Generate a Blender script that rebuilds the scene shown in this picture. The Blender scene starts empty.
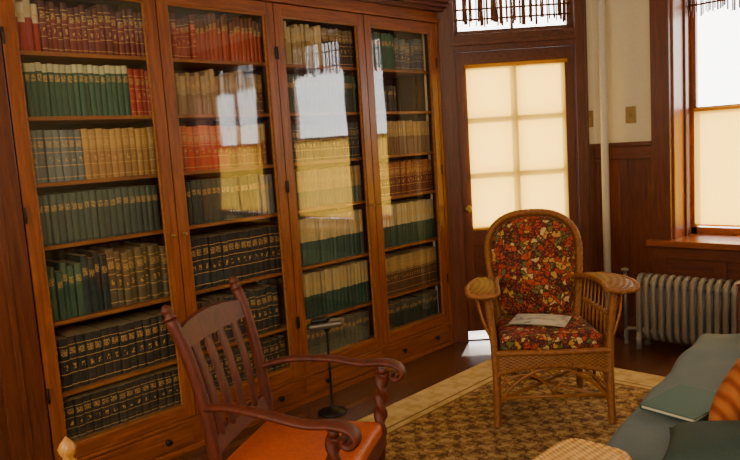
import bpy, bmesh, math, random
from mathutils import Vector, Matrix, Euler
random.seed(7)
SC=bpy.context.scene
COL=SC.collection

# ---------------------------------------------------------------- materials
def lin(h):
    h=h.lstrip('#'); c=[int(h[i:i+2],16)/255 for i in (0,2,4)]
    return tuple((x/12.92 if x<=0.04045 else ((x+0.055)/1.055)**2.4) for x in c)+(1,)
def nm(name):
    m=bpy.data.materials.new(name); m.use_nodes=True
    nt=m.node_tree; b=nt.nodes['Principled BSDF']
    return m,nt,b
def N(nt,t,**k):
    n=nt.nodes.new(t)
    for a,v in k.items(): setattr(n,a,v)
    return n
def math_(nt,op,a,b=None):
    n=N(nt,'ShaderNodeMath',operation=op)
    for i,x in enumerate((a,b)):
        if x is None: continue
        if isinstance(x,(int,float)): n.inputs[i].default_value=x
        else: nt.links.new(x,n.inputs[i])
    return n.outputs[0]
def mixc(nt,f,a,b):
    n=N(nt,'ShaderNodeMix',data_type='RGBA')
    for i,x in ((0,f),(6,a),(7,b)):
        if isinstance(x,(int,float)): n.inputs[i].default_value=x
        elif isinstance(x,tuple): n.inputs[i].default_value=x
        else: nt.links.new(x,n.inputs[i])
    return n.outputs[2]
def coords(nt,scale=(1,1,1),rot=(0,0,0),src='Object'):
    tc=N(nt,'ShaderNodeTexCoord'); mp=N(nt,'ShaderNodeMapping')
    mp.inputs['Scale'].default_value=scale; mp.inputs['Rotation'].default_value=rot
    nt.links.new(tc.outputs[src],mp.inputs['Vector']); return mp.outputs[0]
def ramp(nt,fac,stops,interp='LINEAR'):
    r=N(nt,'ShaderNodeValToRGB'); r.color_ramp.interpolation=interp
    e=r.color_ramp.elements
    while len(e)<len(stops): e.new(0.5)
    for i,(p,c) in enumerate(stops): e[i].position=p; e[i].color=c
    nt.links.new(fac,r.inputs[0]); return r.outputs[0]
def bump(nt,b,h,strength=.3,dist=.01):
    n=N(nt,'ShaderNodeBump'); n.inputs['Strength'].default_value=strength; n.inputs['Distance'].default_value=dist
    nt.links.new(h,n.inputs['Height']); nt.links.new(n.outputs[0],b.inputs['Normal'])
def noise(nt,vec,scale=5,detail=4,rough=.6,dist=0):
    n=N(nt,'ShaderNodeTexNoise'); n.inputs['Scale'].default_value=scale; n.inputs['Detail'].default_value=detail
    n.inputs['Roughness'].default_value=rough; n.inputs['Distortion'].default_value=dist
    nt.links.new(vec,n.inputs['Vector']); return n.outputs[0]
def simple(name,col,rough=.5,metal=0,nscale=None,nstr=.2,var=.15):
    m,nt,b=nm(name); c=lin(col)
    v=coords(nt); f=noise(nt,v,nscale or 12,4)
    d=tuple(x*(1-var) for x in c[:3])+(1,); l=tuple(min(1,x*(1+var)) for x in c[:3])+(1,)
    nt.links.new(ramp(nt,f,[(.3,d),(.7,l)]),b.inputs['Base Color'])
    b.inputs['Roughness'].default_value=rough; b.inputs['Metallic'].default_value=metal
    if nscale: bump(nt,b,f,nstr,.003)
    return m
def wood(name,dark,light,scale=(14,14,1.2),rough=.38,coat=.15):
    m,nt,b=nm(name)
    v=coords(nt,scale); f=noise(nt,v,3.2,7,.65,.6)
    v2=coords(nt,tuple(s*6 for s in scale)); g=noise(nt,v2,4,3,.6)
    c=ramp(nt,f,[(.28,lin(dark)),(.72,lin(light))])
    c=mixc(nt,math_(nt,'MULTIPLY',math_(nt,'GREATER_THAN',g,.58),.35),c,lin(dark))
    nt.links.new(c,b.inputs['Base Color']); b.inputs['Roughness'].default_value=rough
    b.inputs['Coat Weight'].default_value=coat; b.inputs['Coat Roughness'].default_value=.25
    bump(nt,b,g,.12,.002); return m
OA,OB='#602d10','#9c5520'
OAK_V=wood('oak_vertical',OA,OB)
OAK_H=wood('oak_lengthwise',OA,OB,(14,1.2,14))
OAK_X=wood('oak_crosswise',OA,OB,(1.2,14,14))
SHELF=wood('shelf_oak','#70401a','#a86c32',(14,1.2,14),.5,0)
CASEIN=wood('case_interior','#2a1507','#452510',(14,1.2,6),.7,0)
DARKW=wood('dark_oak','#421c0c','#70361a')
DARKX=wood('dark_oak_cross','#421c0c','#70361a',(1.2,14,14))
MAHO=wood('mahogany','#381209','#6c2812',(14,14,2),.55,.0)
PINE=wood('honey_pine','#a8702c','#d8a050',(14,14,2),.4)
PLASTER=simple('cream_plaster','#d9cdb0',.85,0,60,.08,.04)
CEIL=simple('ceiling_white','#e0dbc8',.9,0,50,.08,.03)
METAL=simple('silver_radiator_paint','#877f75',.42,.3,90,.15,.12)
IRON=simple('dark_iron','#2b2826',.45,.7,60,.1)
PEWTER=simple('pewter','#6c665c',.4,.7,60,.1)
BRASS=simple('aged_brass','#9c8250',.4,.8,60,.1)
WHITEP=simple('white_pipe_paint','#cfc9b8',.5,0,40,.1,.05)
LEATHER=simple('rust_leather','#b8501f',.42,0,70,.25,.18)
TEAL=simple('blue_grey_cotton','#5c6869',.9,0,160,.35,.12)
DGREEN=simple('dark_green_fabric','#34443f',.9,0,160,.35,.15)
BOOKCOV=simple('green_book_cloth','#2f564e',.7,0,120,.2,.1)
PAGES=simple('pages','#d8cfb5',.8,0,80,.1,.06)
TWIG=simple('bamboo_sticks','#6e3c1e',.7,0,30,.2,.35)

def glass(name,base,bs=.03,k=.6):
    m,nt,b=nm(name); nt.nodes.remove(b); o=nt.nodes['Material Output']
    lw=N(nt,'ShaderNodeLayerWeight'); lw.inputs[0].default_value=.5
    f=math_(nt,'POWER',lw.outputs['Facing'],2.0); f=math_(nt,'MULTIPLY',f,k); f=math_(nt,'ADD',f,base)
    t=N(nt,'ShaderNodeBsdfTransparent')
    g=N(nt,'ShaderNodeBsdfGlossy'); g.inputs['Roughness'].default_value=.03
    mx=N(nt,'ShaderNodeMixShader'); nt.links.new(f,mx.inputs[0]); nt.links.new(t.outputs[0],mx.inputs[1]); nt.links.new(g.outputs[0],mx.inputs[2])
    nv=noise(nt,coords(nt,(1,1,.35)),6,1); bp=N(nt,'ShaderNodeBump'); bp.inputs['Strength'].default_value=bs; bp.inputs['Distance'].default_value=.01
    nt.links.new(nv,bp.inputs['Height']); nt.links.new(bp.outputs[0],g.inputs['Normal'])
    nt.links.new(mx.outputs[0],o.inputs[0]); return m
GLASS=glass('old_cabinet_glass',.08,.06)
WGLASS=glass('window_glass',.03)
def shade(name,col,amt):
    m,nt,b=nm(name); nt.nodes.remove(b); o=nt.nodes['Material Output']
    f=noise(nt,coords(nt,(40,40,40)),3,3); c=lin(col)
    cc=ramp(nt,f,[(.3,tuple(x*.93 for x in c[:3])+(1,)),(.7,c)])
    t=N(nt,'ShaderNodeBsdfTranslucent'); d=N(nt,'ShaderNodeBsdfDiffuse')
    nt.links.new(cc,t.inputs[0]); nt.links.new(cc,d.inputs[0])
    mx=N(nt,'ShaderNodeMixShader'); mx.inputs[0].default_value=amt
    nt.links.new(d.outputs[0],mx.inputs[1]); nt.links.new(t.outputs[0],mx.inputs[2]); nt.links.new(mx.outputs[0],o.inputs[0]); return m
SHADE=shade('cream_roller_shade','#eebf4c',.52)

def wicker(name,dark,light,k=95):
    m,nt,b=nm(name)
    v=coords(nt,(1,1,1))
    sx=N(nt,'ShaderNodeSeparateXYZ'); nt.links.new(v,sx.inputs[0])
    a=math_(nt,'ADD',sx.outputs[0],math_(nt,'MULTIPLY',sx.outputs[1],.8))
    z=math_(nt,'ADD',sx.outputs[2],math_(nt,'MULTIPLY',sx.outputs[1],.5))
    s1=math_(nt,'SINE',math_(nt,'MULTIPLY',a,k*2.2)); s2=math_(nt,'SINE',math_(nt,'MULTIPLY',z,k*4))
    h=math_(nt,'ADD',math_(nt,'MULTIPLY',math_(nt,'MULTIPLY',s1,s2),.5),.5)
    n=noise(nt,v,25,3)
    c=ramp(nt,math_(nt,'ADD',math_(nt,'MULTIPLY',h,.6),math_(nt,'MULTIPLY',n,.5)),[(.25,lin(dark)),(.75,lin(light))])
    nt.links.new(c,b.inputs['Base Color']); b.inputs['Roughness'].default_value=.5
    bump(nt,b,h,.6,.004); return m
WICK=wicker('brown_wicker','#56300f','#9c662c')
WICKL=wicker('light_wicker','#a8702c','#e6b462')
RATTAN=simple('rattan_cane','#925a26',.45,0,50,.3,.3)

m,nt,b=nm('floral_tapestry'); FLORAL=m
v=coords(nt); nz=N(nt,'ShaderNodeTexNoise'); nz.inputs['Scale'].default_value=28; nt.links.new(v,nz.inputs['Vector'])
sc=N(nt,'ShaderNodeVectorMath',operation='SCALE'); sc.inputs['Scale'].default_value=.05; nt.links.new(nz.outputs['Color'],sc.inputs[0])
wv=N(nt,'ShaderNodeVectorMath',operation='ADD'); nt.links.new(v,wv.inputs[0]); nt.links.new(sc.outputs[0],wv.inputs[1])
vo=N(nt,'ShaderNodeTexVoronoi'); vo.inputs['Scale'].default_value=36; nt.links.new(wv.outputs[0],vo.inputs['Vector'])
vo2=N(nt,'ShaderNodeTexVoronoi',feature='DISTANCE_TO_EDGE'); vo2.inputs['Scale'].default_value=36; nt.links.new(wv.outputs[0],vo2.inputs['Vector'])
sep=N(nt,'ShaderNodeSeparateColor'); nt.links.new(vo.outputs['Color'],sep.inputs[0])
c=ramp(nt,sep.outputs[0],[(0,lin('#6a1c12')),(.22,lin('#a02e1c')),(.42,lin('#5c5a2c')),(.55,lin('#bc8c40')),(.68,lin('#4e1a10')),(.8,lin('#a83c22')),(.93,lin('#ceac6c'))],'CONSTANT')
fine=noise(nt,v,110,2)
c=mixc(nt,math_(nt,'MULTIPLY',math_(nt,'GREATER_THAN',fine,.58),.5),c,lin('#b8883e'))
c=mixc(nt,math_(nt,'MULTIPLY',math_(nt,'LESS_THAN',vo2.outputs['Distance'],.08),.85),c,lin('#28110a'))
nt.links.new(c,b.inputs['Base Color']); b.inputs['Roughness'].default_value=.9

m,nt,b=nm('orange_kilim'); KILIM=m
w=N(nt,'ShaderNodeTexWave',bands_direction='DIAGONAL'); w.inputs['Scale'].default_value=8; w.inputs['Distortion'].default_value=2
nt.links.new(coords(nt),w.inputs['Vector'])
nt.links.new(ramp(nt,w.outputs[0],[(0,lin('#8e4216')),(.4,lin('#b05a1e')),(.8,lin('#bc7034'))]),b.inputs['Base Color']); b.inputs['Roughness'].default_value=.9

def rugmat(name,cols,k,thr):
    m,nt,b=nm(name); v=coords(nt)
    s=N(nt,'ShaderNodeSeparateXYZ'); nt.links.new(v,s.inputs[0])
    nd=noise(nt,v,14,3)
    x=math_(nt,'ADD',s.outputs[0],math_(nt,'MULTIPLY',nd,.13)); y=math_(nt,'ADD',s.outputs[1],math_(nt,'MULTIPLY',nd,.11))
    h=math_(nt,'MULTIPLY',math_(nt,'SINE',math_(nt,'MULTIPLY',x,k)),math_(nt,'SINE',math_(nt,'MULTIPLY',y,k)))
    h2=math_(nt,'SINE',math_(nt,'MULTIPLY',math_(nt,'ADD',x,y),k*1.5))
    h3=math_(nt,'SINE',math_(nt,'MULTIPLY',math_(nt,'SUBTRACT',x,y),k*1.5))
    q=math_(nt,'ADD',h,math_(nt,'MULTIPLY',math_(nt,'MULTIPLY',h2,h3),.8))
    q=math_(nt,'ADD',math_(nt,'MULTIPLY',q,.3),.5)
    fine=noise(nt,v,90,2)
    q=math_(nt,'ADD',q,math_(nt,'MULTIPLY',math_(nt,'SUBTRACT',fine,.5),.8))
    c=ramp(nt,q,[(0,lin(cols[0])),(thr-.14,lin(cols[1])),(thr,lin(cols[2])),(thr+.16,lin(cols[3]))],'CONSTANT')
    nt.links.new(c,b.inputs['Base Color']); b.inputs['Roughness'].default_value=.95
    bump(nt,b,fine,.4,.004); return m
RUGF=rugmat('rug_field',['#5e3e22','#a07a46','#805a32','#b4945a'],46,.5)
RUGB=rugmat('rug_border',['#b89a60','#c2a66c','#c8ac74','#ceb37c'],30,.5)
RUGL=simple('rug_line','#7c5428',.95,0,150,.3)

m,nt,b=nm('floor_planks'); FLOORM=m
v=coords(nt,(1,1,1),(0,0,math.pi/2)); br=N(nt,'ShaderNodeTexBrick'); br.inputs['Scale'].default_value=1
br.inputs['Brick Width'].default_value=1.6; br.inputs['Row Height'].default_value=.06; br.inputs['Mortar Size'].default_value=.0015
br.inputs['Color1'].default_value=lin('#553220'); br.inputs['Color2'].default_value=lin('#6c422a'); br.inputs['Mortar'].default_value=lin('#1d0e06')
nt.links.new(v,br.inputs['Vector']); f=noise(nt,coords(nt,(30,2,1)),3,6)
c=mixc(nt,math_(nt,'MULTIPLY',f,.5),br.outputs['Color'],lin('#3a1e0e')); nt.links.new(c,b.inputs['Base Color'])
b.inputs['Roughness'].default_value=.27; bump(nt,b,f,.1,.002)

m,nt,b=nm('magazine_print'); MAG=m
v=coords(nt,(1,1,1)); n1=noise(nt,v,14,4)
nt.links.new(ramp(nt,n1,[(.36,lin('#8a9088')),(.46,lin('#d8d2c2')),(.6,lin('#efe9da'))]),b.inputs['Base Color']); b.inputs['Roughness'].default_value=.4

m,nt,b=nm('book_bindings'); BOOKM=m
aA=N(nt,'ShaderNodeAttribute',attribute_name='colA'); aB=N(nt,'ShaderNodeAttribute',attribute_name='colB'); aP=N(nt,'ShaderNodeAttribute',attribute_name='par')
uv=N(nt,'ShaderNodeUVMap',uv_map='UVMap'); su=N(nt,'ShaderNodeSeparateXYZ'); nt.links.new(uv.outputs[0],su.inputs[0])
pp=N(nt,'ShaderNodeSeparateColor'); nt.links.new(aP.outputs['Color'],pp.inputs[0])
V=su.outputs[1]
base=mixc(nt,math_(nt,'GREATER_THAN',V,pp.outputs[0]),aA.outputs['Color'],aB.outputs['Color'])
def band(lo,hi): return math_(nt,'MULTIPLY',math_(nt,'GREATER_THAN',V,lo),math_(nt,'LESS_THAN',V,hi))
lines=None
for p in (.07,.3,.56,.84):
    q=band(p,p+.016); lines=q if lines is None else math_(nt,'ADD',lines,q)
U=su.outputs[0]
mid=math_(nt,'MULTIPLY',math_(nt,'GREATER_THAN',U,.3),math_(nt,'LESS_THAN',U,.7))
orn=math_(nt,'MULTIPLY',math_(nt,'MULTIPLY',band(.38,.48),mid),math_(nt,'GREATER_THAN',noise(nt,coords(nt,(1,90,60)),1,1),.5))
lines=math_(nt,'ADD',lines,orn)
lines=math_(nt,'MULTIPLY',lines,math_(nt,'GREATER_THAN',pp.outputs[1],.3))
tit=math_(nt,'MULTIPLY',math_(nt,'MULTIPLY',band(.66,.79),math_(nt,'MULTIPLY',math_(nt,'GREATER_THAN',U,.12),math_(nt,'LESS_THAN',U,.88))),math_(nt,'GREATER_THAN',noise(nt,coords(nt,(1,150,230)),1,2),.48))
tit=math_(nt,'MULTIPLY',tit,math_(nt,'GREATER_THAN',pp.outputs[2],.3))
msk=math_(nt,'MINIMUM',math_(nt,'ADD',lines,tit),1); msk=math_(nt,'MULTIPLY',msk,.78)
c=mixc(nt,msk,base,lin('#c9a25a')); nt.links.new(c,b.inputs['Base Color']); b.inputs['Roughness'].default_value=.55
bump(nt,b,noise(nt,coords(nt,(60,60,60)),4,2),.15,.002)

# ---------------------------------------------------------------- builder
def cat(pts,n=6):
    P=[Vector(p) for p in pts]; out=[]
    for i in range(len(P)-1):
        p0=P[max(i-1,0)]; p1=P[i]; p2=P[i+1]; p3=P[min(i+2,len(P)-1)]
        for k in range(n):
            t=k/n
            out.append(.5*((2*p1)+(-p0+p2)*t+(2*p0-5*p1+4*p2-p3)*t*t+(-p0+3*p1-3*p2+p3)*t**3))
    out.append(P[-1]); return out
class B:
    def __init__(s,M=None): s.bm=bmesh.new(); s.mats=[]; s.M=M or Matrix()
    def mi(s,m):
        if m not in s.mats: s.mats.append(m)
        return s.mats.index(m)
    def v(s,p): return s.bm.verts.new(s.M@Vector(p))
    def f(s,vs,m,smooth=False):
        try: f=s.bm.faces.new(vs)
        except ValueError: return None
        f.material_index=s.mi(m); f.smooth=smooth; return f
    def box(s,a,b,m,R=None):
        cs=[(a[0] if i&1==0 else b[0],a[1] if i&2==0 else b[1],a[2] if i&4==0 else b[2]) for i in range(8)]
        if R is not None: cs=[R@Vector(c) for c in cs]
        v=[s.v(c) for c in cs]
        for q in ((0,2,3,1),(4,5,7,6),(0,1,5,4),(2,6,7,3),(0,4,6,2),(1,3,7,5)): s.f([v[i] for i in q],m)
    def prism(s,poly,z0,z1,m):
        a=[s.v((x,y,z0)) for x,y in poly]; b=[s.v((x,y,z1)) for x,y in poly]; n=len(poly)
        s.f(a[::-1],m); s.f(b,m)
        for i in range(n): s.f([a[i],a[(i+1)%n],b[(i+1)%n],b[i]],m)
    def tube(s,pts,r,m,seg=8,side=None,r2=None,closed=False,lobes=None):
        P=[Vector(p) for p in pts]; n=len(P)
        R=r if isinstance(r,(list,tuple)) else [r]*n
        R2=(r2 if isinstance(r2,(list,tuple)) else [r2]*n) if r2 is not None else R
        rings=[]; prev=None
        for i in range(n):
            if closed: T=P[(i+1)%n]-P[i-1]
            else: T=P[min(i+1,n-1)]-P[max(i-1,0)]
            if T.length<1e-9: T=Vector((0,0,1))
            T.normalize()
            if side is not None:
                S=Vector(side); S=(S-T*S.dot(T)).normalized()
            else:
                if prev is None:
                    ref=Vector((0,0,1)) if abs(T.z)<.9 else Vector((1,0,0)); S=T.cross(ref).normalized()
                else: S=(prev-T*prev.dot(T)).normalized()
                prev=S
            U=S.cross(T)
            ring=[]
            for k in range(seg):
                a=2*math.pi*k/seg; q=1
                if lobes: q=1+lobes[0]*math.cos(2*(a-lobes[1]*2*math.pi*i/(n-1)))
                ring.append(s.v(P[i]+S*(math.cos(a)*R[i]*q)+U*(math.sin(a)*R2[i]*q)))
            rings.append(ring)
        for i in range(n-1 if not closed else n):
            a=rings[i]; b=rings[(i+1)%n]
            for k in range(seg): s.f([a[k],a[(k+1)%seg],b[(k+1)%seg],b[k]],m,True)
        if not closed: s.f(rings[0][::-1],m); s.f(rings[-1],m)
    def rope(s,pts,R,r,pitch,m,strands=3,seg=5,closed=False):
        P=[Vector(p) for p in pts]
        L=[0]
        for i in range(1,len(P)): L.append(L[-1]+(P[i]-P[i-1]).length)
        n=max(8,int(L[-1]/(pitch/7))); Q=[]; j=0
        for i in range(n+1):
            d=L[-1]*i/n
            while j<len(P)-2 and L[j+1]<d: j+=1
            t=(d-L[j])/max(1e-9,L[j+1]-L[j]); Q.append(P[j].lerp(P[j+1],t))
        fr=[]; prev=None
        for i in range(n+1):
            T=(Q[min(i+1,n)]-Q[max(i-1,0)]).normalized()
            if prev is None:
                ref=Vector((0,0,1)) if abs(T.z)<.9 else Vector((1,0,0)); S=T.cross(ref).normalized()
            else: S=(prev-T*prev.dot(T)).normalized()
            prev=S; fr.append((S,S.cross(T)))
        for k in range(strands):
            c=[]
            for i in range(n+1):
                a=2*math.pi*(k/strands+ (L[-1]*i/n)/pitch); c.append(Q[i]+fr[i][0]*math.cos(a)*R+fr[i][1]*math.sin(a)*R)
            s.tube(c,r,m,seg)
    def lathe(s,prof,base,m,seg=16,axis=(0,0,1)):
        A=Vector(axis).normalized(); q=Vector((0,0,1)).rotation_difference(A); bs=Vector(base); rings=[]
        for r,z in prof:
            rings.append([s.v(bs+q@Vector((max(r,1e-4)*math.cos(2*math.pi*k/seg),max(r,1e-4)*math.sin(2*math.pi*k/seg),z))) for k in range(seg)])
        for a,b in zip(rings,rings[1:]):
            for k in range(seg): s.f([a[k],a[(k+1)%seg],b[(k+1)%seg],b[k]],m,True)
        s.f(rings[0][::-1],m); s.f(rings[-1],m)
    def rbox(s,c,half,r,m,n=14,R=None,disp=None,pillow=False):
        R=R or Matrix.Identity(3); c=Vector(c); H=Vector(half); cache={}
        def vert(p):
            key=tuple(round(x,5) for x in p)
            if key in cache: return cache[key]
            if pillow:
                k=max(0,(1-abs(p[0])**2.6)*(1-abs(p[1])**2.6))**.45
                sx=1-.08*(1-abs(p[1])**2)*1 ; sy=1-.08*(1-abs(p[0])**2)
                q=Vector((p[0]*H.x*sx,p[1]*H.y*sy,p[2]*H.z*(k*.95+.05)))
            else:
                pp=Vector([math.copysign(abs(x)**.7,x) for x in p])
                q=Vector([pp[i]*H[i] for i in range(3)])
                inn=Vector([max(-(H[i]-r),min(H[i]-r,q[i])) for i in range(3)])
                d=q-inn
                if d.length>1e-9:
                    q=inn+d.normalized()*r
            if disp: q=q+disp(q,p)
            cache[key]=s.v(c+R@q); return cache[key]
        rng=[-1+2*i/n for i in range(n+1)]
        for ax in range(3):
            for sg in (-1,1):
                for i in range(n):
                    for j in range(n):
                        q=[]
                        for (a,b2) in ((i,j),(i+1,j),(i+1,j+1),(i,j+1)):
                            p=[0,0,0]; p[ax]=sg; p[(ax+1)%3]=rng[a]; p[(ax+2)%3]=rng[b2]; q.append(vert(p))
                        if len(set(q))>=3: s.f(q,m,True)
    def obj(s,name,parent=None,bevel=0,loc=None,rotz=0):
        bmesh.ops.recalc_face_normals(s.bm,faces=s.bm.faces)
        me=bpy.data.meshes.new(name); s.bm.to_mesh(me); s.bm.free()
        for m in s.mats: me.materials.append(m)
        o=bpy.data.objects.new(name,me); COL.objects.link(o)
        if parent: o.parent=parent
        if loc: o.location=loc
        o.rotation_euler[2]=rotz
        if bevel:
            md=o.modifiers.new('bevel','BEVEL'); md.width=bevel; md.segments=2; md.limit_method='ANGLE'; md.angle_limit=math.radians(50)
        return o
def empty(name,loc=(0,0,0),rotz=0):
    e=bpy.data.objects.new(name,None); COL.objects.link(e); e.location=loc; e.rotation_euler[2]=rotz; e.empty_display_size=.2; return e

# ---------------------------------------------------------------- room
YB=4.775; ZC=2.95; XR=2.6; YF=-2.2
b=B(); b.box((-3.6,YF-.1,-.1),(XR+.1,5.3,0),FLOORM); b.obj('floor')
b=B(); b.box((-3.6,YF-.1,ZC),(XR+.1,5.3,ZC+.1),CEIL); b.obj('ceiling')
b=B(); b.box((-3.6,YF-.1,0),(-3.47,4.1,ZC),PLASTER); b.box((-3.47,YF,2.48),(-3.1,3.99,ZC),PLASTER)
b.box((-3.47,YF,0),(-3.12,.90,2.48),DARKW); b.box((-3.6,3.995,0),(-3.12,4.1,ZC),PLASTER); b.obj('wall_left')
b=B(); b.box((XR,YF-.1,0),(XR+.1,5.2,ZC),PLASTER); b.obj('wall_right')
b=B(); b.box((-3.6,YF-.1,0),(XR+.1,YF,ZC),PLASTER); b.obj('wall_front')
W=[(-1.79,-.78),(.0,1.4)]; WZ0,WZ1=.72,2.62
b=B()
xs=[-2.42,-1.79,-.78,0,1.4,XR]
for i in range(0,5,2): b.box((xs[i],YB,0),(xs[i+1],5.16,ZC),PLASTER)
for x0,x1 in W: b.box((x0,YB,0),(x1,5.16,WZ0),PLASTER); b.box((x0,YB,WZ1),(x1,5.16,ZC),PLASTER)
b.obj('wall_back')
b=B()
segs=[(-2.325,-1.91),(-.66,-.12),(1.52,XR)]
for x0,x1 in segs:
    b.box((x0,YB-.014,0.14),(x1,YB,1.38),DARKW)
    b.box((x0,YB-.045,1.38),(x1,YB,1.41),DARKX); b.box((x0,YB-.028,1.29),(x1,YB,1.38),DARKX)
    b.box((x0,YB-.03,0),(x1,YB,.16),DARKX)
    n=max(1,round((x1-x0)/.22))
    for i in range(n+1):
        x=x0+(x1-x0)*i/n; b.box((max(x0,x-.03),YB-.026,.16),(min(x1,x+.03),YB,1.29),DARKW)
for x0,x1 in ((-1.91,-.66),(-.12,1.52)):
    b.box((x0,YB-.014,0),(x1,YB,.70),DARKX); b.box((x0,YB-.03,.60),(x1,YB,.70),DARKX); b.box((x0,YB-.03,0),(x1,YB,.16),DARKX)
    for i in range(4):
        x=x0+.04+(x1-x0-.08)*i/3; b.box((x-.04,YB-.026,.16),(x+.04,YB,.6),DARKW)
b.obj('trim_1',bevel=.003)

for wi,(x0,x1) in enumerate(W):
    e=empty('window_%d'%(wi+1))
    b=B()
    b.box((x0-.12,YB-.04,WZ0),(x0+.005,YB,WZ1+.12),DARKW); b.box((x1-.005,YB-.04,WZ0),(x1+.12,YB,WZ1+.12),DARKW)
    b.box((x0-.14,YB-.05,WZ1),(x1+.14,YB,WZ1+.13),DARKX)
    b.box((x0,YB,WZ0),(x0+.02,5.1,WZ1),OAK_V); b.box((x1-.02,YB,WZ0),(x1,5.1,WZ1),OAK_V); b.box((x0,YB,WZ1-.02),(x1,5.1,WZ1),OAK_X)
    b.box((x0+.02,4.95,WZ0),(x0+.035,5.0,WZ1),DARKW); b.box((x1-.035,4.95,WZ0),(x1-.02,5.0,WZ1),DARKW)
    b.box((x0-.15,YB-.08,WZ0-.03),(x1+.15,5.1,WZ0+.012),OAK_X)
    b.obj('frame',e,.004)
    b=B(); y0,y1=5.07,5.11; a0,a1=x0+.02,x1-.02; z0,z1=WZ0+.012,WZ1-.02; zm=1.6
    b.box((a0,y0,z0),(a0+.04,y1,z1),OAK_V); b.box((a1-.04,y0,z0),(a1,y1,z1),OAK_V)
    b.box((a0,y0,z0),(a1,y1,z0+.05),OAK_X); b.box((a0,y0,z1-.05),(a1,y1,z1),OAK_X); b.box((a0,y0-.01,zm-.02),(a1,y1,zm+.02),OAK_X)
    if wi==1:
        for f in (.33,.66): xm=a0+(a1-a0)*f; b.box((xm-.018,y0,z0),(xm+.018,y1,z1),OAK_V)
    b.obj('sashes',e,.002)
    b=B(); q=[b.v(p) for p in ((a0,5.095,z0),(a1,5.095,z0),(a1,5.095,z1),(a0,5.095,z1))]; b.f(q,WGLASS); b.obj('pane',e)
    b=B(); s0,s1=a0+.035,a1-.035; n=24
    for i in range(n):
        u0=s0+(s1-s0)*i/n; u1=s0+(s1-s0)*(i+1)/n
        yy=lambda u: 5.045+.003*math.sin(u*19)
        q=[b.v((u0,yy(u0),.80)),b.v((u1,yy(u1),.80)),b.v((u1,yy(u1),zm)),b.v((u0,yy(u0),zm))]; b.f(q,SHADE,True)
    b.tube([(s0,5.045,.80),(s1,5.045,.80)],.007,SHADE); b.tube([(s0,5.045,zm),(s1,5.045,zm)],.012,SHADE)
    b.obj('roller_shade',e)
    b=B(); x=a0+.01
    while x<a1-.01:
        zb=2.24+random.uniform(-.02,.03); b.tube([(x,5.03,zb),(x+random.uniform(-.003,.003),5.03,2.58)],random.uniform(.004,.008),TWIG,5); x+=random.choice([.012,.013,.018,.03])
    for z in (2.3,2.45,2.57): b.tube([(a0,5.022,z),(a1,5.022,z)],.007,TWIG,5)
    b.obj('bamboo_valance',e)

A=Vector((-3.13,3.995,0)); tx=Vector((.716,.698,0)).normalized(); nx=Vector((-tx.y,tx.x,0))
DM=Matrix(((tx.x,nx.x,0,A.x),(tx.y,nx.y,0,A.y),(0,0,1,0),(0,0,0,1)))
b=B(DM)
b.box((-.1,0,0),(.11,.16,ZC),PLASTER); b.box((.99,0,0),(1.25,.16,ZC),PLASTER); b.box((.1,0,2.58),(1.0,.16,ZC),PLASTER)
b.obj('wall_corner')
b=B(DM)
b.box((.0,-.03,0),(.125,.0,2.60),DARKW); b.box((.98,-.03,0),(1.065,0,2.60),DARKW)
b.box((.015,-.04,0),(.03,-.03,2.6),DARKW); b.box((1.045,-.04,0),(1.06,-.03,2.6),DARKW)
b.box((0,-.04,2.56),(1.07,0,2.70),DARKX); b.box((.11,-.02,2.12),(.99,.1,2.24),DARKX); b.box((.11,-.035,2.16),(.99,-.02,2.19),DARKX)
b.box((.11,0,0),(.12,.12,2.58),DARKW); b.box((.98,0,0),(.99,.12,2.58),DARKW)
b.box((.11,.0,0),(.99,.14,.008),DARKX)
b.box((1.065,-.014,0),(1.117,0,1.38),DARKW); b.box((1.065,-.03,1.38),(1.1,0,1.41),DARKX)
b.obj('trim_2',bevel=.003)
dr=empty('door_1')
b=B(DM); y0,y1=.01,.055; zb0=.068
b.box((.122,y0,zb0),(.205,y1,2.118),DARKW); b.box((.895,y0,zb0),(.978,y1,2.118),DARKW)
b.box((.2,y0,2.0),(.9,y1,2.118),DARKX); b.box((.2,y0,.72),(.9,y1,.86),DARKX); b.box((.2,y0,zb0),(.9,y1,.24),DARKX)
b.box((.2,y0,.44),(.9,y1,.50),DARKX)
b.box((.2,y0+.015,.24),(.9,y1-.01,.72),DARKX)
b.box((.25,y0+.004,.28),(.85,y0+.016,.41),DARKX); b.box((.25,y0+.004,.54),(.85,y0+.016,.68),DARKX)
b.box((.53,y0+.01,.86),(.57,y1,2.0),DARKW)
for z in (1.22,1.62): b.box((.2,y0+.01,z),(.9,y1,z+.035),DARKX)
b.obj('leaf',dr,.003)
b=B(DM); b.f([b.v(p) for p in ((.2,.045,.86),(.9,.045,.86),(.9,.045,2.0),(.2,.045,2.0))],WGLASS); b.obj('pane',dr)
b=B(DM); n=20
for i in range(n):
    u0=.2+.71*i/n; u1=.2+.71*(i+1)/n; yy=lambda u:-.006+.003*math.sin(u*23)
    b.f([b.v((u0,yy(u0),.835)),b.v((u1,yy(u1),.835)),b.v((u1,yy(u1),2.01)),b.v((u0,yy(u0),2.01))],SHADE,True)
b.tube([(.2,-.006,.838),(.91,-.006,.838)],.007,SHADE); b.tube([(.19,-.012,2.015),(.925,-.012,2.015)],.013,SHADE); b.obj('roller_shade',dr)
b=B(DM); b.lathe([(.022,0),(.022,.006),(.009,.01),(.009,.04),(.026,.05),(.028,.065),(.015,.075)],(.163,.01,1.0),BRASS,axis=(0,-1,0)); b.obj('knob',dr)
tr=empty('window_3')
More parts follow.
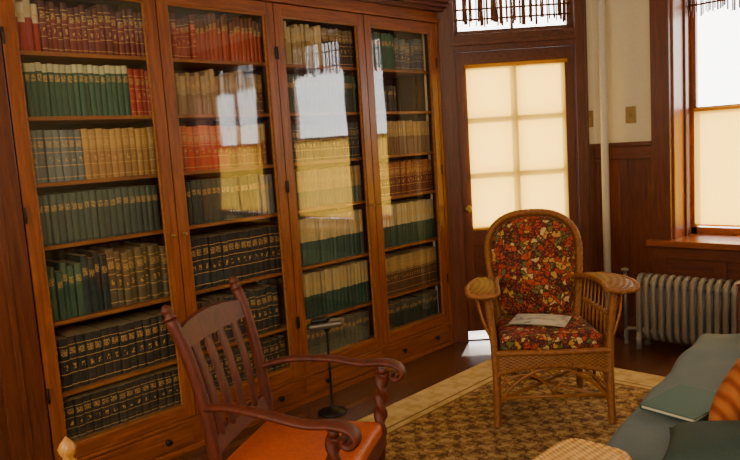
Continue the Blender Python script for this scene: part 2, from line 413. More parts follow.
b=B(DM); b.box((.12,.02,2.24),(.16,.06,2.57),DARKW); b.box((.94,.02,2.24),(.98,.06,2.57),DARKW); b.box((.12,.02,2.24),(.98,.06,2.27),DARKX); b.box((.12,.02,2.54),(.98,.06,2.58),DARKX); b.box((.54,.03,2.27),(.56,.05,2.55),DARKW)
b.obj('transom_sash',tr,.002)
b=B(DM); b.f([b.v(p) for p in ((.16,.04,2.27),(.94,.04,2.27),(.94,.04,2.54),(.16,.04,2.54))],WGLASS); b.obj('pane',tr)
b=B(DM); x=.20
while x<.93:
    zb=2.30+random.uniform(-.02,.03); b.tube([(x,random.uniform(-.004,.004),zb),(x+random.uniform(-.006,.006),.0,2.56)],random.uniform(.005,.010),TWIG,5); x+=random.choice([.012,.014,.018,.035])
for z in (2.34,2.41,2.49): b.tube([(.14,-.008,z),(.96,-.008,z)],.007,TWIG,5)
b.obj('bamboo_valance',tr)

b=B(); b.tube([(-2.215,4.68,0),(-2.215,4.68,ZC)],.026,WHITEP,16)
for z in (.0,2.4): b.lathe([(.034,0),(.036,.02),(.034,.04)],(-2.215,4.68,z),WHITEP)
b.obj('heating_pipe')
e=empty('light_switch_plate')
b=B(); b.box((-2.10,YB-.008,1.54),(-2.025,YB,1.655),BRASS); b.box((-2.068,YB-.02,1.585),(-2.057,YB-.008,1.61),BRASS); b.obj('plate',e,.002)
e=empty('light_switch_plate.001')
b=B(DM); b.box((1.068,-.008,1.53),(1.104,0,1.65),BRASS); b.box((1.08,-.02,1.58),(1.09,-.008,1.60),BRASS); b.obj('plate',e,.002)

# ---------------------------------------------------------------- bookcase
bc=empty('bookcase')
ys=[1.07,1.79,2.51,3.23,3.95]; XF=-3.10; XBK=-3.45
SH=[2.0,1.72,1.43,1.15,.805,.476,.235]
b=B()
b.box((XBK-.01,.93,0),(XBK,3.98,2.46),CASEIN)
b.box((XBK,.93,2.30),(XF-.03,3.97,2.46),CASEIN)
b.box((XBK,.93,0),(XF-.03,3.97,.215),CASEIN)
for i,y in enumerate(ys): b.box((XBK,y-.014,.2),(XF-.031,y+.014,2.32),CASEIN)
b.obj('carcass',bc)
b=B()
for i in range(4):
    for z in SH: b.box((XBK,ys[i]+.014,z-.018),(-3.145,ys[i+1]-.014,z),SHELF)
b.obj('shelves',bc,.002)
b=B()
b.box((XBK,.90,0),(XF+.005,1.065,2.34),DARKW); b.box((XF+.005,.96,.2),(XF+.015,.985,2.3),DARKW)
b.box((XBK,3.95,0),(XF+.005,3.99,2.34),OAK_V)
b.box((XF-.03,1.07,0),(XF-.008,3.95,.17),OAK_H); b.box((XF-.03,1.07,.155),(XF+.004,3.95,.172),OAK_H)
b.box((XF-.03,1.07,0),(XF+.012,3.95,.03),OAK_H)
for i in range(4):
    b.box((XF-.01,ys[i]+.03,.042),(XF+.004,ys[i+1]-.03,.148),OAK_H)
    for f in (.25,.75):
        y=ys[i]+.72*f; b.lathe([(.009,0),(.008,.012),(.016,.02),(.017,.028),(.006,.034)],(XF+.004,y,.095),IRON,12,(1,0,0))
for (x,z0,z1) in ((XF+.02,2.325,2.35),(XF+.0,2.35,2.40),(XF+.045,2.40,2.425),(XF+.075,2.425,2.45),(XF+.095,2.45,2.475)):
    b.box((XBK,.90,z0),(x,3.99+max(0,(x-XF-.02))*.3,z1),DARKW if z0>2.39 else OAK_H)
b.obj('face_frame',bc,.003)
for i in range(4):
    b=B(); y0,y1=ys[i]+.003,ys[i+1]-.003; w=.058
    b.box((XF-.028,y0,.175),(XF,y0+w,2.322),OAK_V); b.box((XF-.028,y1-w,.175),(XF,y1,2.322),OAK_V)
    b.box((XF-.028,y0+w,2.255),(XF,y1-w,2.322),OAK_H); b.box((XF-.028,y0+w,.175),(XF,y1-w,.238),OAK_H)
    for (ya,yb_,za,zb) in ((y0+w,y0+w+.008,.238,2.255),(y1-w-.008,y1-w,.238,2.255),(y0+w,y1-w,.238,.246),(y0+w,y1-w,2.247,2.255)):
        b.box((XF-.02,ya,za),(XF-.006,yb_,zb),SHELF)
    hy=y1-.004 if i%2 else y0+.004
    for z in (.5,1.3,2.05): b.tube([(XF+.004,hy,z-.035),(XF+.004,hy,z+.035)],.005,IRON,8)
    ky=y0+.03 if i%2 else y1-.03
    b.lathe([(.008,0),(.008,.003),(.004,.004),(.004,.016),(.009,.02),(.006,.026)],(XF,ky,1.12),BRASS,10,(1,0,0))
    b.obj('door_frame_%d'%(i+1),bc,.003)
    th=[0,0,-3.6,1.3][i]; t=math.tan(math.radians(th)); yc=(y0+y1)/2; xc=XF-.018
    b=B(); q=[b.v((xc+ (yy-yc)*t,yy,z)) for yy,z in ((y0+.055,.236),(y1-.055,.236),(y1-.055,2.257),(y0+.055,2.257))]; b.f(q,GLASS); b.obj('door_pane_%d'%(i+1),bc)

def S(fr,a,bcol=None,split=2,li=0,ti=1,w=.03,h=.78,jw=.15,jh=.03): return (fr,a,bcol or a,split,li,ti,w,h,jw,jh)
CR='#d6c79c'
rows={
(0,0):[S(.1,CR,'#b9a67a',.5),S(.2,'#a02818',CR,.6,jh=.1),S(.8,'#6e2014','#4a180f',.7,1,1,.028,.74,.2,.08)],
(0,1):[S(.82,'#24543c','#bcba90',.84,0,1,.027,.82,.1,.02),S(.18,'#a82818','#a82818',2,1,1,.03,.78)],
(0,2):[S(.45,'#66706c','#66706c',2,1,1,.034,.78,.1,.02),S(.55,'#9a743c','#ae8a48',.6,1,1,.033,.78,.1,.02)],
(0,3):[S(1,'#3c4c40','#48584a',.7,0,1,.031,.8,.08,.02)],
(0,4):[S(.35,'#36583f','#446248',.6,0,1,.035,.68,.25,.08),S(.2,'#20302c',jh=.08),S(.45,'#5d5032','#6b5a36',.7,1,1,.036,.76,.2,.06)],
(0,5):[S(1,'#232724','#232724',2,1,1,.042,.72,.04,.01)],
(0,6):[S(1,'#232724','#282922',2,1,1,.042,.78,.04,.01)],
(1,0):[S(.35,'#942816','#541c10',.8,1,1,.026,.72,.2,.1),S(.65,'#a04020','#602c14',.7,0,1,.027,.78,.25,.12)],
(1,1):[S(.12,'#6a6050'),S(.5,'#8c704a','#a68c60',.5,0,1,.03,.76,.2,.1),S(.38,'#644226','#8e7446',.6,1,1,.03,.76,.2,.1)],
(1,2):[S(.06,'#d0c8b0'),S(.55,'#b8401a','#cc6c34',.6,1,1,.036,.78,.06,.02),S(.39,'#965a2c','#c4a66c',.6,1,1,.03,.74,.2,.08)],
(1,3):[S(.8,'#2f3e34','#3c4c3c',.75,0,1,.03,.8,.1,.02),S(.2,'#8a8a80',jh=.06)],
(1,4):[S(1,'#1f2523','#1f2523',2,1,1,.04,.76,.04,.01)],
(1,5):[S(.4,'#443022','#54402a',.6,1),S(.6,'#222c2a','#2e3834',.6,1,1,.04,.75)],
(1,6):[S(1,'#262e2a','#262e2a',2,1,1,.04,.75)],
(2,0):[S(.6,'#a89058','#c5b586',.6,0,1,.028,.78,.2,.08),S(.4,'#302c22','#7c6a44',.7,1)],
(2,1):[S(1,'#284638','#375444',.7,0,1,.025,.8,.1,.02)],
(2,2):[S(1,'#2c3c42','#384a4e',.6,1,1,.027,.76,.1,.03)],
(2,3):[S(1,'#5c6862','#a8925f',.45,0,1,.029,.8,.08,.02)],
(2,4):[S(1,'#33584b','#c4b47e',.5,0,1,.030,.8,.06,.02)],
(2,5):[S(1,'#2d5041','#b4a472',.5,0,1,.032,.82,.06,.02)],
(2,6):[S(1,'#3c4e48','#5a5a4e',.6,0,1,.034,.75,.1,.04)],
(3,0):[S(.5,'#2c5a48','#3c6a54',.6,0,1,.024,.8),S(.5,'#3a4660','#5a6a70',.6,1,1,.03,.7,.2,.1)],
(3,1):[S(.2,'#8a7a60'),S(.3,'#33302a','#4a443a',.5,0,1,.03,.6)],
(3,2):[S(.3,'#a08a58'),S(.7,'#7a5a3a','#a88c5c',.55,0,1,.022,.76)],
(3,3):[S(1,'#6a301c','#945a30',.6,1,1,.03,.8)],
(3,4):[S(1,'#2d5242','#bfb082',.5,0,1,.026,.8,.06,.02)],
(3,5):[S(1,'#5e4026','#a88e58',.6,1,1,.024,.76,.08,.02)],
(3,6):[S(1,'#303f37','#4e5648',.6,0,1,.03,.7,.1,.05)],
}
bb=B(); bm=bb.bm
uvl=bm.loops.layers.uv.new('UVMap'); cA=bm.loops.layers.float_color.new('colA'); cB=bm.loops.layers.float_color.new('colB'); cP=bm.loops.layers.float_color.new('par')
bb.mi(BOOKM)
def book(y,w,z,h,xs,depth,ca,cb,split,li,ti,lean=0):
    r=min(.006,w*.25)
    sec=[(xs-depth,0),(xs-depth,w),(xs-r,w),(xs-r*.25,w*.78),(xs,w*.5),(xs-r*.25,w*.22),(xs-r,0)]
    lo=[bm.verts.new((x,y+yy,z)) for x,yy in sec]; hi=[bm.verts.new((x,y+yy+lean*h,z+h)) for x,yy in sec]
    n=len(sec); fs=[]
    for i in range(n):
        fs.append((bm.faces.new([lo[i],lo[(i+1)%n],hi[(i+1)%n],hi[i]]),1))
    fs.append((bm.faces.new(hi),2)); fs.append((bm.faces.new(lo[::-1]),0))
    pg=lin('#a89870')
    for f,k in fs:
        f.smooth=False
        for l in f.loops:
            top=l.vert.co.z>z+h*.5
            if k==1: l[uvl].uv=((l.vert.co.y-y)/w,1 if top else 0); l[cA]=ca; l[cB]=cb; l[cP]=(split,li,ti,1)
            else: l[uvl].uv=(0,0); l[cA]=pg; l[cB]=pg; l[cP]=(2,0,0,1)
tops=[2.29]+SH[:-1]
for (bay,row),segs in rows.items():
    y=ys[bay]+.018; yend=ys[bay+1]-.018; tot=yend-y; z=SH[row]; sp=tops[row]-.018-z
    for (fr,a,bcol,split,li,ti,w,h,jw,jh) in segs:
        ye=min(yend,y+tot*fr); 
        while True:
            ww=w*random.uniform(1-jw,1+jw)
            if y+ww>ye: break
            hh=sp*h*1.08*random.uniform(1-jh,1+jh); vr=random.uniform(.8,1.2)
            ca=tuple(min(1,x*vr) for x in lin(a)[:3])+(1,); cb=tuple(min(1,x*vr) for x in lin(bcol)[:3])+(1,)
            book(y+.0005,ww-.001,z+.0005,hh,-3.165-random.uniform(0,.012)-(0 if jh<.05 else random.uniform(0,.015)),.2,ca,cb,split,li,ti)
            y+=ww
o=bb.obj('books')

# ---------------------------------------------------------------- rug
b=B(); x0,x1,y0,y1=-2.64,.5,-.6,4.05
rings=[(0,RUGB),(.20,RUGL),(.212,RUGB),(.25,RUGL),(.262,RUGF),(.262,RUGF)]
for i in range(4):
    o0,m=rings[i]; o1=rings[i+1][0]; z=.012
    b.box((x0+o0,y0+o0,0),(x0+o1,y1-o0,z),m); b.box((x1-o1,y0+o0,0),(x1-o0,y1-o0,z),m)
    b.box((x0+o1,y0+o0,0),(x1-o1,y0+o1,z),m); b.box((x0+o1,y1-o1,0),(x1-o1,y1-o0,z),m)
b.box((x0+.262,y0+.262,0),(x1-.262,y1-.262,.012),RUGF)
b.obj('area_rug')

# ---------------------------------------------------------------- radiator
rd=empty('radiator')
b=B(); x=-1.93; yc=4.60
while x<-1.16:
    path=[]
    for k in range(9): a=math.pi*k/8; path.append((x,yc+.065*math.cos(a),.45+.055*math.sin(a)))
    for k in range(9): a=math.pi+math.pi*k/8; path.append((x,yc+.065*math.cos(a),.13+.055*math.sin(a)))
    b.tube(path,.019,METAL,8,side=(1,0,0),r2=.017,closed=True)
    b.tube([(x,yc,.08),(x,yc,.50)],.015,METAL,8)
    x+=.05
b.tube([(-1.94,yc,.44),(-1.17,yc,.44)],.02,METAL,10); b.tube([(-1.94,yc,.12),(-1.17,yc,.12)],.02,METAL,10)
for x in (-1.93,-1.18):
    for dy in (-.065,.065): b.tube([(x,yc+dy,.12),(x,yc+dy*1.1,.002)],[.018,.022],METAL,8)
b.obj('sections',rd)
b=B(); b.tube(cat([(-2.05,4.6,0.002),(-2.05,4.6,.08),(-2.03,4.6,.115),(-1.95,4.6,.12)]),.014,METAL,10)
b.tube([(-2.05,4.6,.1),(-2.05,4.6,.50)],.012,METAL,10); b.lathe([(.02,0),(.024,.02),(.012,.04),(.01,.06),(.026,.065),(.026,.08),(.01,.085)],(-2.05,4.6,.46),METAL)
b.tube([(-2.05,4.6,.44),(-1.93,4.6,.44)],.012,METAL,10); b.obj('valve',rd)

# ---------------------------------------------------------------- rocking chair
rc=empty('rocking_chair',(-1.855,1.459,0.014),math.atan2(.468,.878))
b=B()
def rz(x): return .3*(x+.02)**2+.018
for sy in (-1,1):
    pts=[(x/20,sy*.245,rz(x/20)) for x in range(-11,10)]
    b.tube(pts,.014,MAHO,10,side=(0,1,0),r2=.018)
    P=[Vector((.20,sy*.25,rz(.2))).lerp(Vector((.245,sy*.285,.645)),i/60) for i in range(61)]
    b.tube(P[:8],.017,MAHO,12); b.tube(P[7:26],.021,MAHO,16,lobes=(.26,1.6)); b.tube(P[25:34],.023,MAHO,12); b.tube(P[33:59],.022,MAHO,16,lobes=(.26,1.9)); b.tube(P[58:],.018,MAHO,12)
    pp=cat([(-.19,sy*.215,rz(-.19)),(-.20,sy*.212,.25),(-.205,sy*.212,.45),(-.225,sy*.218,.65),(-.262,sy*.226,.83),(-.308,sy*.236,.965)],5)
    b.tube(pp,.021,MAHO,12,side=(0,1,0),r2=.021)
    b.lathe([(.020,0),(.023,.008),(.013,.016),(.019,.026),(.021,.036),(.012,.048),(.002,.054)],(-.310,sy*.236,.965),MAHO,14,(-.35,0,1))
    ap=cat([(-.235,sy*.215,.66),(-.12,sy*.25,.682),(.03,sy*.285,.678),(.16,sy*.295,.66),(.25,sy*.298,.665),(.305,sy*.298,.652),(.322,sy*.298,.622),(.302,sy*.298,.602),(.282,sy*.298,.612),(.284,sy*.298,.63)],5)
    n=len(ap); R=[.018+.016*min(1,i/(n*.45)) for i in range(n)]
    b.tube(ap,R,MAHO,12,side=(0,1,0),r2=.0125)
    b.tube([(-.19,sy*.212,.2),(.21,sy*.25,.2)],.012,MAHO); b.tube([(-.19,sy*.212,.3),(.22,sy*.252,.3)],.012,MAHO)
b.tube([(.21,-.25,.2),(.21,.25,.2)],.014,MAHO); b.tube([(-.19,-.21,.24),(-.19,.21,.24)],.012,MAHO)
b.prism([(-.225,-.225),(.25,-.27),(.25,.27),(-.225,.225)],.345,.405,MAHO)
def rail(z0,z1,xo,bow,arch,hw,nn=12):
    sl=.33; rows_=[]
    for i in range(nn+1):
        u=-1+2*i/nn; x=xo-bow*(1-u*u); y=u*hw; t=z1+arch*(1-u*u)
        rows_.append([b.v(p) for p in ((x+.011,y,z0),(x+.011-sl*(t-z0),y,t),(x-.011-sl*(t-z0),y,t),(x-.011,y,z0))])
    for r0,r1 in zip(rows_,rows_[1:]):
        for k in range(4): b.f([r0[k],r0[(k+1)%4],r1[(k+1)%4],r1[k]],MAHO,False)
    b.f(rows_[0],MAHO); b.f(rows_[-1][::-1],MAHO)
rail(.862,.925,-.275,.02,.02,.228); rail(.50,.55,-.205,.012,0,.212)
for i in range(4):
    u=(-1.5+i)/2.35; y=u*.216
    sp=cat([(-.212-.012*(1-u*u),y*.96,.53),(-.225-.016*(1-u*u),y*.99,.66),(-.252-.018*(1-u*u),y*1.02,.78),(-.284-.02*(1-u*u),y*1.05,.89)],4)
    b.tube(sp,.028,MAHO,8,side=(0,1,0),r2=.007)
b.obj('frame',rc,0)
b=B()
def dsp(q,p): 
    f=(q.x/.24+1)/2; return Vector((0,q.y*(.10*(f-.5)),0))
b.rbox((.012,0,.418),(.235,.245,.035),.03,LEATHER,16,disp=dsp); b.obj('seat',rc)

# ---------------------------------------------------------------- wicker armchair
wc=empty('wicker_armchair',(-1.911,3.251,.019),math.atan2(.628,.778))
def yb(z): return .205+(z-.42)*.24
b=B()
for sx in (-1,1):
    fl=cat([(sx*.29,-.265,0),(sx*.285,-.26,.2),(sx*.29,-.25,.42),(sx*.315,-.25,.70)],6)
    b.tube(fl,.017,RATTAN,10); b.rope(fl,.016,.005,.02,RATTAN,3,5)
    bl=cat([(sx*.24,.28,0),(sx*.235,.25,.2),(sx*.235,.215,.42)],6)
    b.tube(bl,.017,RATTAN,10); b.rope(bl,.016,.005,.02,RATTAN,2,5)
def outline(off,z0=.40):
    pts=[]; 
    def w(z): return .205+.045*min(1,(z-.42)/.35)
    zc=.82; H=.205+off
    zz=[z0,.5,.6,.7,zc]
    for z in zz: pts.append((-(w(z)+off),yb(z),z))
    for k in range(1,16):
        a=math.pi*k/16; ca=math.cos(a); sa=math.sin(a)
        x=-(w(zc)+off)*math.copysign(abs(ca)**.8,ca); z=zc+H*(sa**.85); pts.append((x,yb(z),z))
    for z in zz[::-1]: pts.append((w(z)+off,yb(z),z))
    return cat(pts,2)
b.tube(outline(.012),.014,RATTAN,8); b.rope(outline(.012),.015,.0065,.03,RATTAN,3,5)
b.obj('frame',wc)
b=B()
def halfw(z,off):
    zc=.82; w=.205+.045*min(1,(z-.42)/.35)+off; H=.205+off
    if z<=zc: return w
    q=min(1,(z-zc)/H); s=q**(1/.85); return w*max(0,(1-s*s))**.4
n=26; zb_,zt=.34,1.028
for i in range(n):
    z0=zb_+(zt-zb_)*i/n; z1=zb_+(zt-zb_)*(i+1)/n
    for k in range(10):
        u0=-1+2*k/10; u1=-1+2*(k+1)/10
        b.f([b.v((u0*halfw(z0,.008),yb(z0)+.012,z0)),b.v((u1*halfw(z0,.008),yb(z0)+.012,z0)),b.v((u1*halfw(z1,.008),yb(z1)+.012,z1)),b.v((u0*halfw(z1,.008),yb(z1)+.012,z1))],WICK,True)
bmesh.ops.remove_doubles(b.bm,verts=b.bm.verts,dist=1e-4)
b.obj('woven_back',wc)
b=B(); zb_,zt=.46,1.012; n=28; mm=20; off=-.012
grid=[]
for i in range(n+1):
    f=i/n; z=zb_+(zt-zb_)*f; r=[]
    for k in range(mm+1):
        u=-1+2*k/mm; edge=max(0,(1-abs(u)**4)*(1-abs(2*f-1)**6))**.5
        r.append(b.v((u*halfw(z,off),yb(z)-.005-.045*edge,z)))
    grid.append(r)
for i in range(n):
    for k in range(mm): b.f([grid[i][k],grid[i][k+1],grid[i+1][k+1],grid[i+1][k]],FLORAL,True)
b.obj('back_cushion',wc)
b=B()
def ds2(q,p): f=(q.y/.24+1)/2; return Vector((-q.x*.14*f,0,.008*math.cos(q.x*6)*math.cos(q.y*6)))
b.rbox((0,-.02,.425),(.265,.245,.042),.035,FLORAL,16,disp=ds2); b.obj('seat_cushion',wc)
b=B()
b.prism([(-.275,-.265),(.275,-.265),(.235,.225),(-.235,.225)],.355,.385,WICK)
def apron(p0,p1,bow=0,n=16,arch=.05):
    P0=Vector(p0); P1=Vector(p1); prev=None
    nrm=Vector((P1.y-P0.y,-(P1.x-P0.x),0)).normalized(); L=[]
    for i in range(n+1):
        u=i/n; p=P0.lerp(P1,u)+nrm*(bow*(1-(2*u-1)**2)); zb=.27+arch*(1-(2*u-1)**2)
        cur=(b.v((p.x,p.y,.385)),b.v((p.x,p.y,zb)),(p.x,p.y,zb))
        if prev: b.f([prev[0],cur[0],cur[1],prev[1]],WICK,True)
        prev=cur; L.append(cur[2])
    b.rope(L,.007,.006,.03,RATTAN,2,5)
apron((-.285,-.262,0),(.285,-.262,0),.02); apron((.285,-.26,0),(.238,.22,0),.01); apron((-.238,.22,0),(-.285,-.26,0),.01); apron((.238,.22,0),(-.238,.22,0))
b.rope([(-.287,-.268,.388),(0,-.286,.388),(.287,-.268,.388)],.009,.008,.035,RATTAN,3,5)
for sx in (-1,1): b.rope([(sx*.287,-.265,.388),(sx*.24,.22,.388)],.009,.008,.035,RATTAN,3,5)
b.obj('apron',wc)
b=B()
for sx in (-1,1):
    ap=cat([(sx*.245,.23,.665),(sx*.28,.10,.70),(sx*.315,-.08,.72),(sx*.335,-.22,.725),(sx*.338,-.30,.715),(sx*.338,-.335,.70)],5)
    n=len(ap); R=[]
    for i in range(n):
        t=i/(n-1); R.append((.04+.035*min(1,t/.6))*(1 if t<.82 else max(.25,math.sqrt(max(0,1-((t-.82)/.18)**2)))))
    b.tube(ap,R,WICK,14,side=(1,0,0),r2=.014)
    ed=[Vector((p.x-R[i],p.y,p.z)) for i,p in enumerate(ap)]+[Vector((ap[-1].x,ap[-1].y-.012,ap[-1].z))]+[Vector((p.x+R[i],p.y,p.z)) for i,p in reversed(list(enumerate(ap)))]
    b.rope(ed,.007,.0075,.03,RATTAN,3,5)
    for i in range(8):
        t=i/7; top=(sx*(.315-.05*t),-.20+.37*t,.705-.02*t); bot=(sx*(.287-.045*t),-.24+.43*t,.39)
        b.tube([bot,top],.005,RATTAN,6)
        if i<7:
            t2=(i+1)/7; b.tube([bot,(sx*(.315-.05*t2),-.20+.37*t2,.56)],.004,RATTAN,6)
    b.rope([(sx*.302,-.235,.55),(sx*.25,.2,.55)],.005,.005,.03,RATTAN,2,5)
    b.tube(cat([(sx*.30,-.26,.45),(sx*.345,-.24,.58),(sx*.37,-.16,.70)],5),.007,RATTAN)
    b.tube(cat([(sx*.285,-.1,.40),(sx*.335,-.14,.52),(sx*.375,-.2,.70)],5),.006,RATTAN)
b.obj('arms',wc)
b=B()
def arch(p0,p1,z0,z1,r=.008):
    P0=Vector(p0);P1=Vector(p1); pts=[]
    for i in range(15):
        u=i/14; p=P0.lerp(P1,u); pts.append((p.x,p.y,z0+(z1-z0)*math.sin(math.pi*u)**.7))
    b.tube(pts,r,RATTAN,7)
c=[(-.285,-.262,0),(.285,-.262,0),(.238,.25,0),(-.238,.25,0)]
for i in range(4):
    p,q=Vector(c[i]),Vector(c[(i+1)%4]); arch(p,q,.10,.30,.009); m=p.lerp(q,.5); arch(p,m,.16,.27,.006); arch(m,q,.16,.27,.006)
    n=8
    for k in range(n):
        a=p.lerp(q,k/n); d=p.lerp(q,(k+1)/n); 
        za,zb2=.16+.10*math.sin(math.pi*k/n),.16+.10*math.sin(math.pi*(k+1)/n)
        b.tube([(a.x,a.y,.31),(d.x,d.y,zb2)],.0035,RATTAN,5); b.tube([(d.x,d.y,.31),(a.x,a.y,za)],.0035,RATTAN,5)
    b.tube([(p.x,p.y,.15),(q.x,q.y,.15)],.009,RATTAN)
b.tube([(-.285,-.26,.13),(.238,.25,.13)],.010,RATTAN); b.tube([(.285,-.26,.13),(-.238,.25,.13)],.010,RATTAN)
b.obj('braces',wc)

b=B(); R=Matrix.Rotation(math.radians(38.9-20),3,'Z'); n=12
for k,(hw,hh,z,m) in enumerate(((.15,.11,.0,PAGES),(.148,.108,.004,MAG))):
    gr=[[b.v(R@Vector((-hw+2*hw*i/n,-hh+2*hh*j/2,z+.006*math.sin(math.pi*i/n)))) for i in range(n+1)] for j in range(3)]
    for j in range(2):
        for i in range(n): b.f([gr[j][i],gr[j][i+1],gr[j+1][i+1],gr[j+1][i]],m,True)
b.obj('magazine',loc=(-1.925,3.24,.498))

# ---------------------------------------------------------------- daybed
db=empty('daybed',(-1.02,2.05,.0125),math.atan2(.12,.993))
b=B(); L=1.72; Wd=.78
for (x,y,h) in ((.03,.03,.29),(.17,L,.66),(Wd,.03,.86),(Wd,L,.86)):
    b.box((x-.028,y-.028,0.0),(x+.028,y+.028,h),MAHO); b.box((x-.034,y-.034,h),(x+.034,y+.034,h+.015),MAHO)
b.box((.02,.03,.20),(.045,L,.29),MAHO); b.box((Wd-.02,.03,.20),(Wd,L,.29),MAHO); b.box((.03,.02,.20),(Wd,.045,.29),MAHO); b.box((.03,L-.02,.20),(Wd,L,.29),MAHO)
b.box((.17,L-.015,.60),(Wd,L+.01,.655),MAHO); b.box((Wd-.015,.03,.78),(Wd+.01,L,.85),MAHO)
for i in range(2,8): x=.03+(Wd-.03)*i/8; b.box((x-.012,L-.01,.28),(x+.012,L+.004,.61),MAHO)
for i in range(1,18): y=.03+(L-.03)*i/18; b.box((Wd-.01,y-.012,.28),(Wd+.004,y+.012,.79),MAHO)
b.box((.04,.04,.27),(Wd-.02,L-.02,.285),CASEIN); b.obj('frame',db,.003)
b=B()
def ds3(q,p): return Vector((.006*math.sin(q.y*14),0,.008*math.sin(q.y*9+1)*math.cos(q.x*7)+ (-.007*math.cos(q.y*24)*math.cos(q.x*20))))
b.rbox((Wd/2-.02,L/2-.01,.355),(Wd/2+.01,L/2-.025,.068),.05,TEAL,36,disp=ds3)
b.tube(cat([(-.01,.03,.385),(-.018,.5,.39),(-.016,1.1,.388),(-.01,L-.06,.385)],6),.006,TEAL,6)
b.obj('mattress',db)
def pillow(name,c,half,m,rot):
    b=B(); R=rot.to_matrix()
    b.rbox((0,0,0),half,0,m,14,pillow=True,R=R); o=b.obj(name); o.location=c; return o
pillow('throw_pillow',(-.685,2.55,.62),(.19,.17,.07),KILIM,Euler((0,math.radians(-60),0)))
pillow('throw_pillow.001',(-.66,2.20,.50),(.19,.16,.06),DGREEN,Euler((0,math.radians(-8),math.radians(15))))
b=B(); R=Matrix.Rotation(math.radians(-8),3,'Z')
b.box((-.105,-.15,0),(.105,.15,.003),BOOKCOV,R); b.box((-.102,-.146,.003),(.1,.146,.014),PAGES,R); b.box((-.105,-.15,.014),(.105,.15,.017),BOOKCOV,R); b.box((-.108,-.15,0),(-.103,.15,.017),BOOKCOV,R)
b.obj('green_book',loc=(-.93,2.61,.447),bevel=.001)

# ---------------------------------------------------------------- wicker stool
ws=empty('wicker_stool',(-.985,1.80,.016),0)
b=B(); hx=.10
b.rbox((0,0,.455),(hx,.19,.028),.024,WICKL,12)
rim=[]
for k in range(41):
    a=2*math.pi*k/40; x=(hx+.005)*math.copysign(abs(math.cos(a))**.35,math.cos(a)); y=.195*math.copysign(abs(math.sin(a))**.35,math.sin(a)); rim.append((x,y,.465))
b.rope(rim,.012,.011,.045,WICKL,3,6); b.rope([(x*.97,y*.97,.42) for x,y,z in rim],.008,.008,.04,WICKL,3,6)
for x in (-.08,.08):
    for y in (-.17,.17): b.tube([(x,y,.44),(x*1.08,y*1.08,0)],.016,WICKL,10)
for y in (-.175,.175): b.tube([(-.085,y,.15),(.085,y,.15)],.01,WICKL)
for x in (-.085,.085): b.tube([(x,-.175,.15),(x,.175,.15)],.01,WICKL)
b.obj('woven_body',ws)

# ---------------------------------------------------------------- ladder-back chair
lc=empty('ladder_back_chair',(-1.82,.663,.014),math.radians(-40))
b=B()
for x in (0,.36):
    b.tube([(x,0,0),(x,0,.70)],.018,PINE,12); b.lathe([(.018,0),(.022,.01),(.012,.02),(.021,.034),(.024,.047),(.017,.06),(.008,.07),(.002,.078)],(x,0,.70),PINE,16)
    b.tube([(x,-.34,0),(x,-.34,.40)],.018,PINE,12)
    for z in (.15,.28): b.tube([(x,0,z),(x,-.34,z)],.01,PINE)
for z in (.45,.55,.64): b.box((0,-.006,z-.02),(.36,.006,z+.02),PINE)
b.box((-.02,-.36,.37),(.38,.02,.39),WICKL)
for y in (0,-.34): b.tube([(0,y,.2),(.36,y,.2)],.01,PINE)
b.obj('frame',lc)

# ---------------------------------------------------------------- smoking stand
st=empty('ashtray_stand',(-2.86,2.52,0),0)
b=B(); b.lathe([(.085,0),(.085,.008),(.05,.02),(.018,.03),(.008,.05),(.007,.25),(.012,.26),(.007,.27),(.007,.47),(.02,.49),(.03,.5)],(0,0,0),IRON,20)
R=Matrix.Rotation(math.radians(40),3,'Z')@Matrix.Rotation(math.radians(-6),3,'Y')
b.rbox((0,0,.52),(.10,.05,.018),.016,PEWTER,10,R=R); b.rbox((-.03,-.02,.545),(.05,.035,.014),.012,IRON,8,R=R)
b.obj('stand',st)

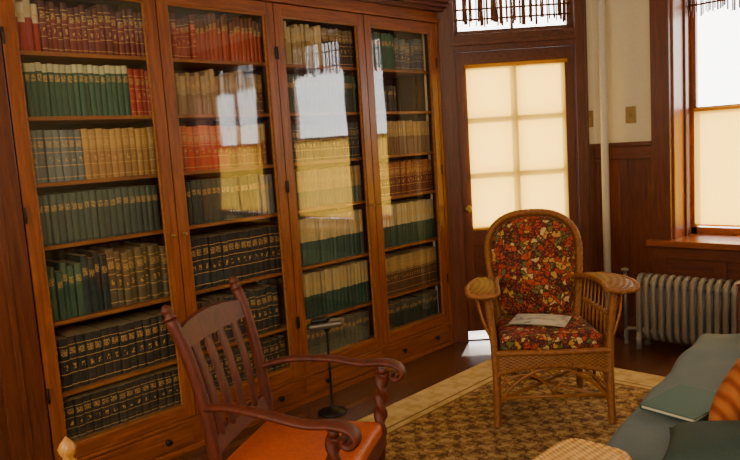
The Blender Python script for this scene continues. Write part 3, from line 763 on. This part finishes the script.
# ---------------------------------------------------------------- lights
wd=bpy.data.worlds.new('World'); SC.world=wd; wd.use_nodes=True
bg=wd.node_tree.nodes['Background']; bg.inputs[0].default_value=(1,.97,.92,1); bg.inputs[1].default_value=9
def area(name,loc,target,sx,sy,e,col,portal=False):
    l=bpy.data.lights.new(name,'AREA'); l.shape='RECTANGLE'; l.size=sx; l.size_y=sy; l.energy=e; l.color=col
    o=bpy.data.objects.new(name,l); COL.objects.link(o); o.location=loc
    d=Vector(target)-Vector(loc); o.rotation_euler=d.to_track_quat('-Z','Y').to_euler()
    if portal: l.cycles.is_portal=True
    return o
for i,(x0,x1) in enumerate(W): area('window_portal_%d'%(i+1),((x0+x1)/2,5.2,1.67),((x0+x1)/2,0,1.67),x1-x0,1.9,1,(1,1,1),True)
dc=DM@Vector((.55,.2,1.7)); dn=DM@Vector((.55,-1,1.7)); area('door_portal',dc,dn,.9,1.8,1,(1,1,1),True)
area('room_fill',(.9,-1.3,2.75),(-2.2,2.6,.7),1.2,1.2,118,(1,.82,.6))  # unseen warm fill behind the camera, added to brighten the interior
area('room_fill_2',(-1.6,-1.9,2.3),(-3.0,2.2,1.0),1.0,1.0,50,(1,.82,.6))  # second unseen fill, added to light the books more evenly
sl=bpy.data.lights.new('low_sun','SUN'); sl.energy=16; sl.angle=.02; sl.color=(1,.91,.74)
so=bpy.data.objects.new('low_sun',sl); COL.objects.link(so)
el=math.radians(9); dh=(-nx*1.0-tx*.3).normalized(); d=Vector((dh.x*math.cos(el),dh.y*math.cos(el),-math.sin(el))); so.rotation_euler=d.to_track_quat('-Z','Y').to_euler(); so.location=(-5,8,3)

# ---------------------------------------------------------------- camera
cd=bpy.data.cameras.new('camera'); cd.sensor_width=36; cd.lens=690/740*36; cd.clip_start=.05
co=bpy.data.objects.new('camera',cd); COL.objects.link(co)
M=Matrix.Rotation(math.radians(44.4),4,'Z')@Matrix.Rotation(math.radians(90-6.94),4,'X')@Matrix.Rotation(math.radians(-3.72),4,'Z')
co.matrix_world=Matrix.Translation((0,0,1.5))@M
SC.camera=co
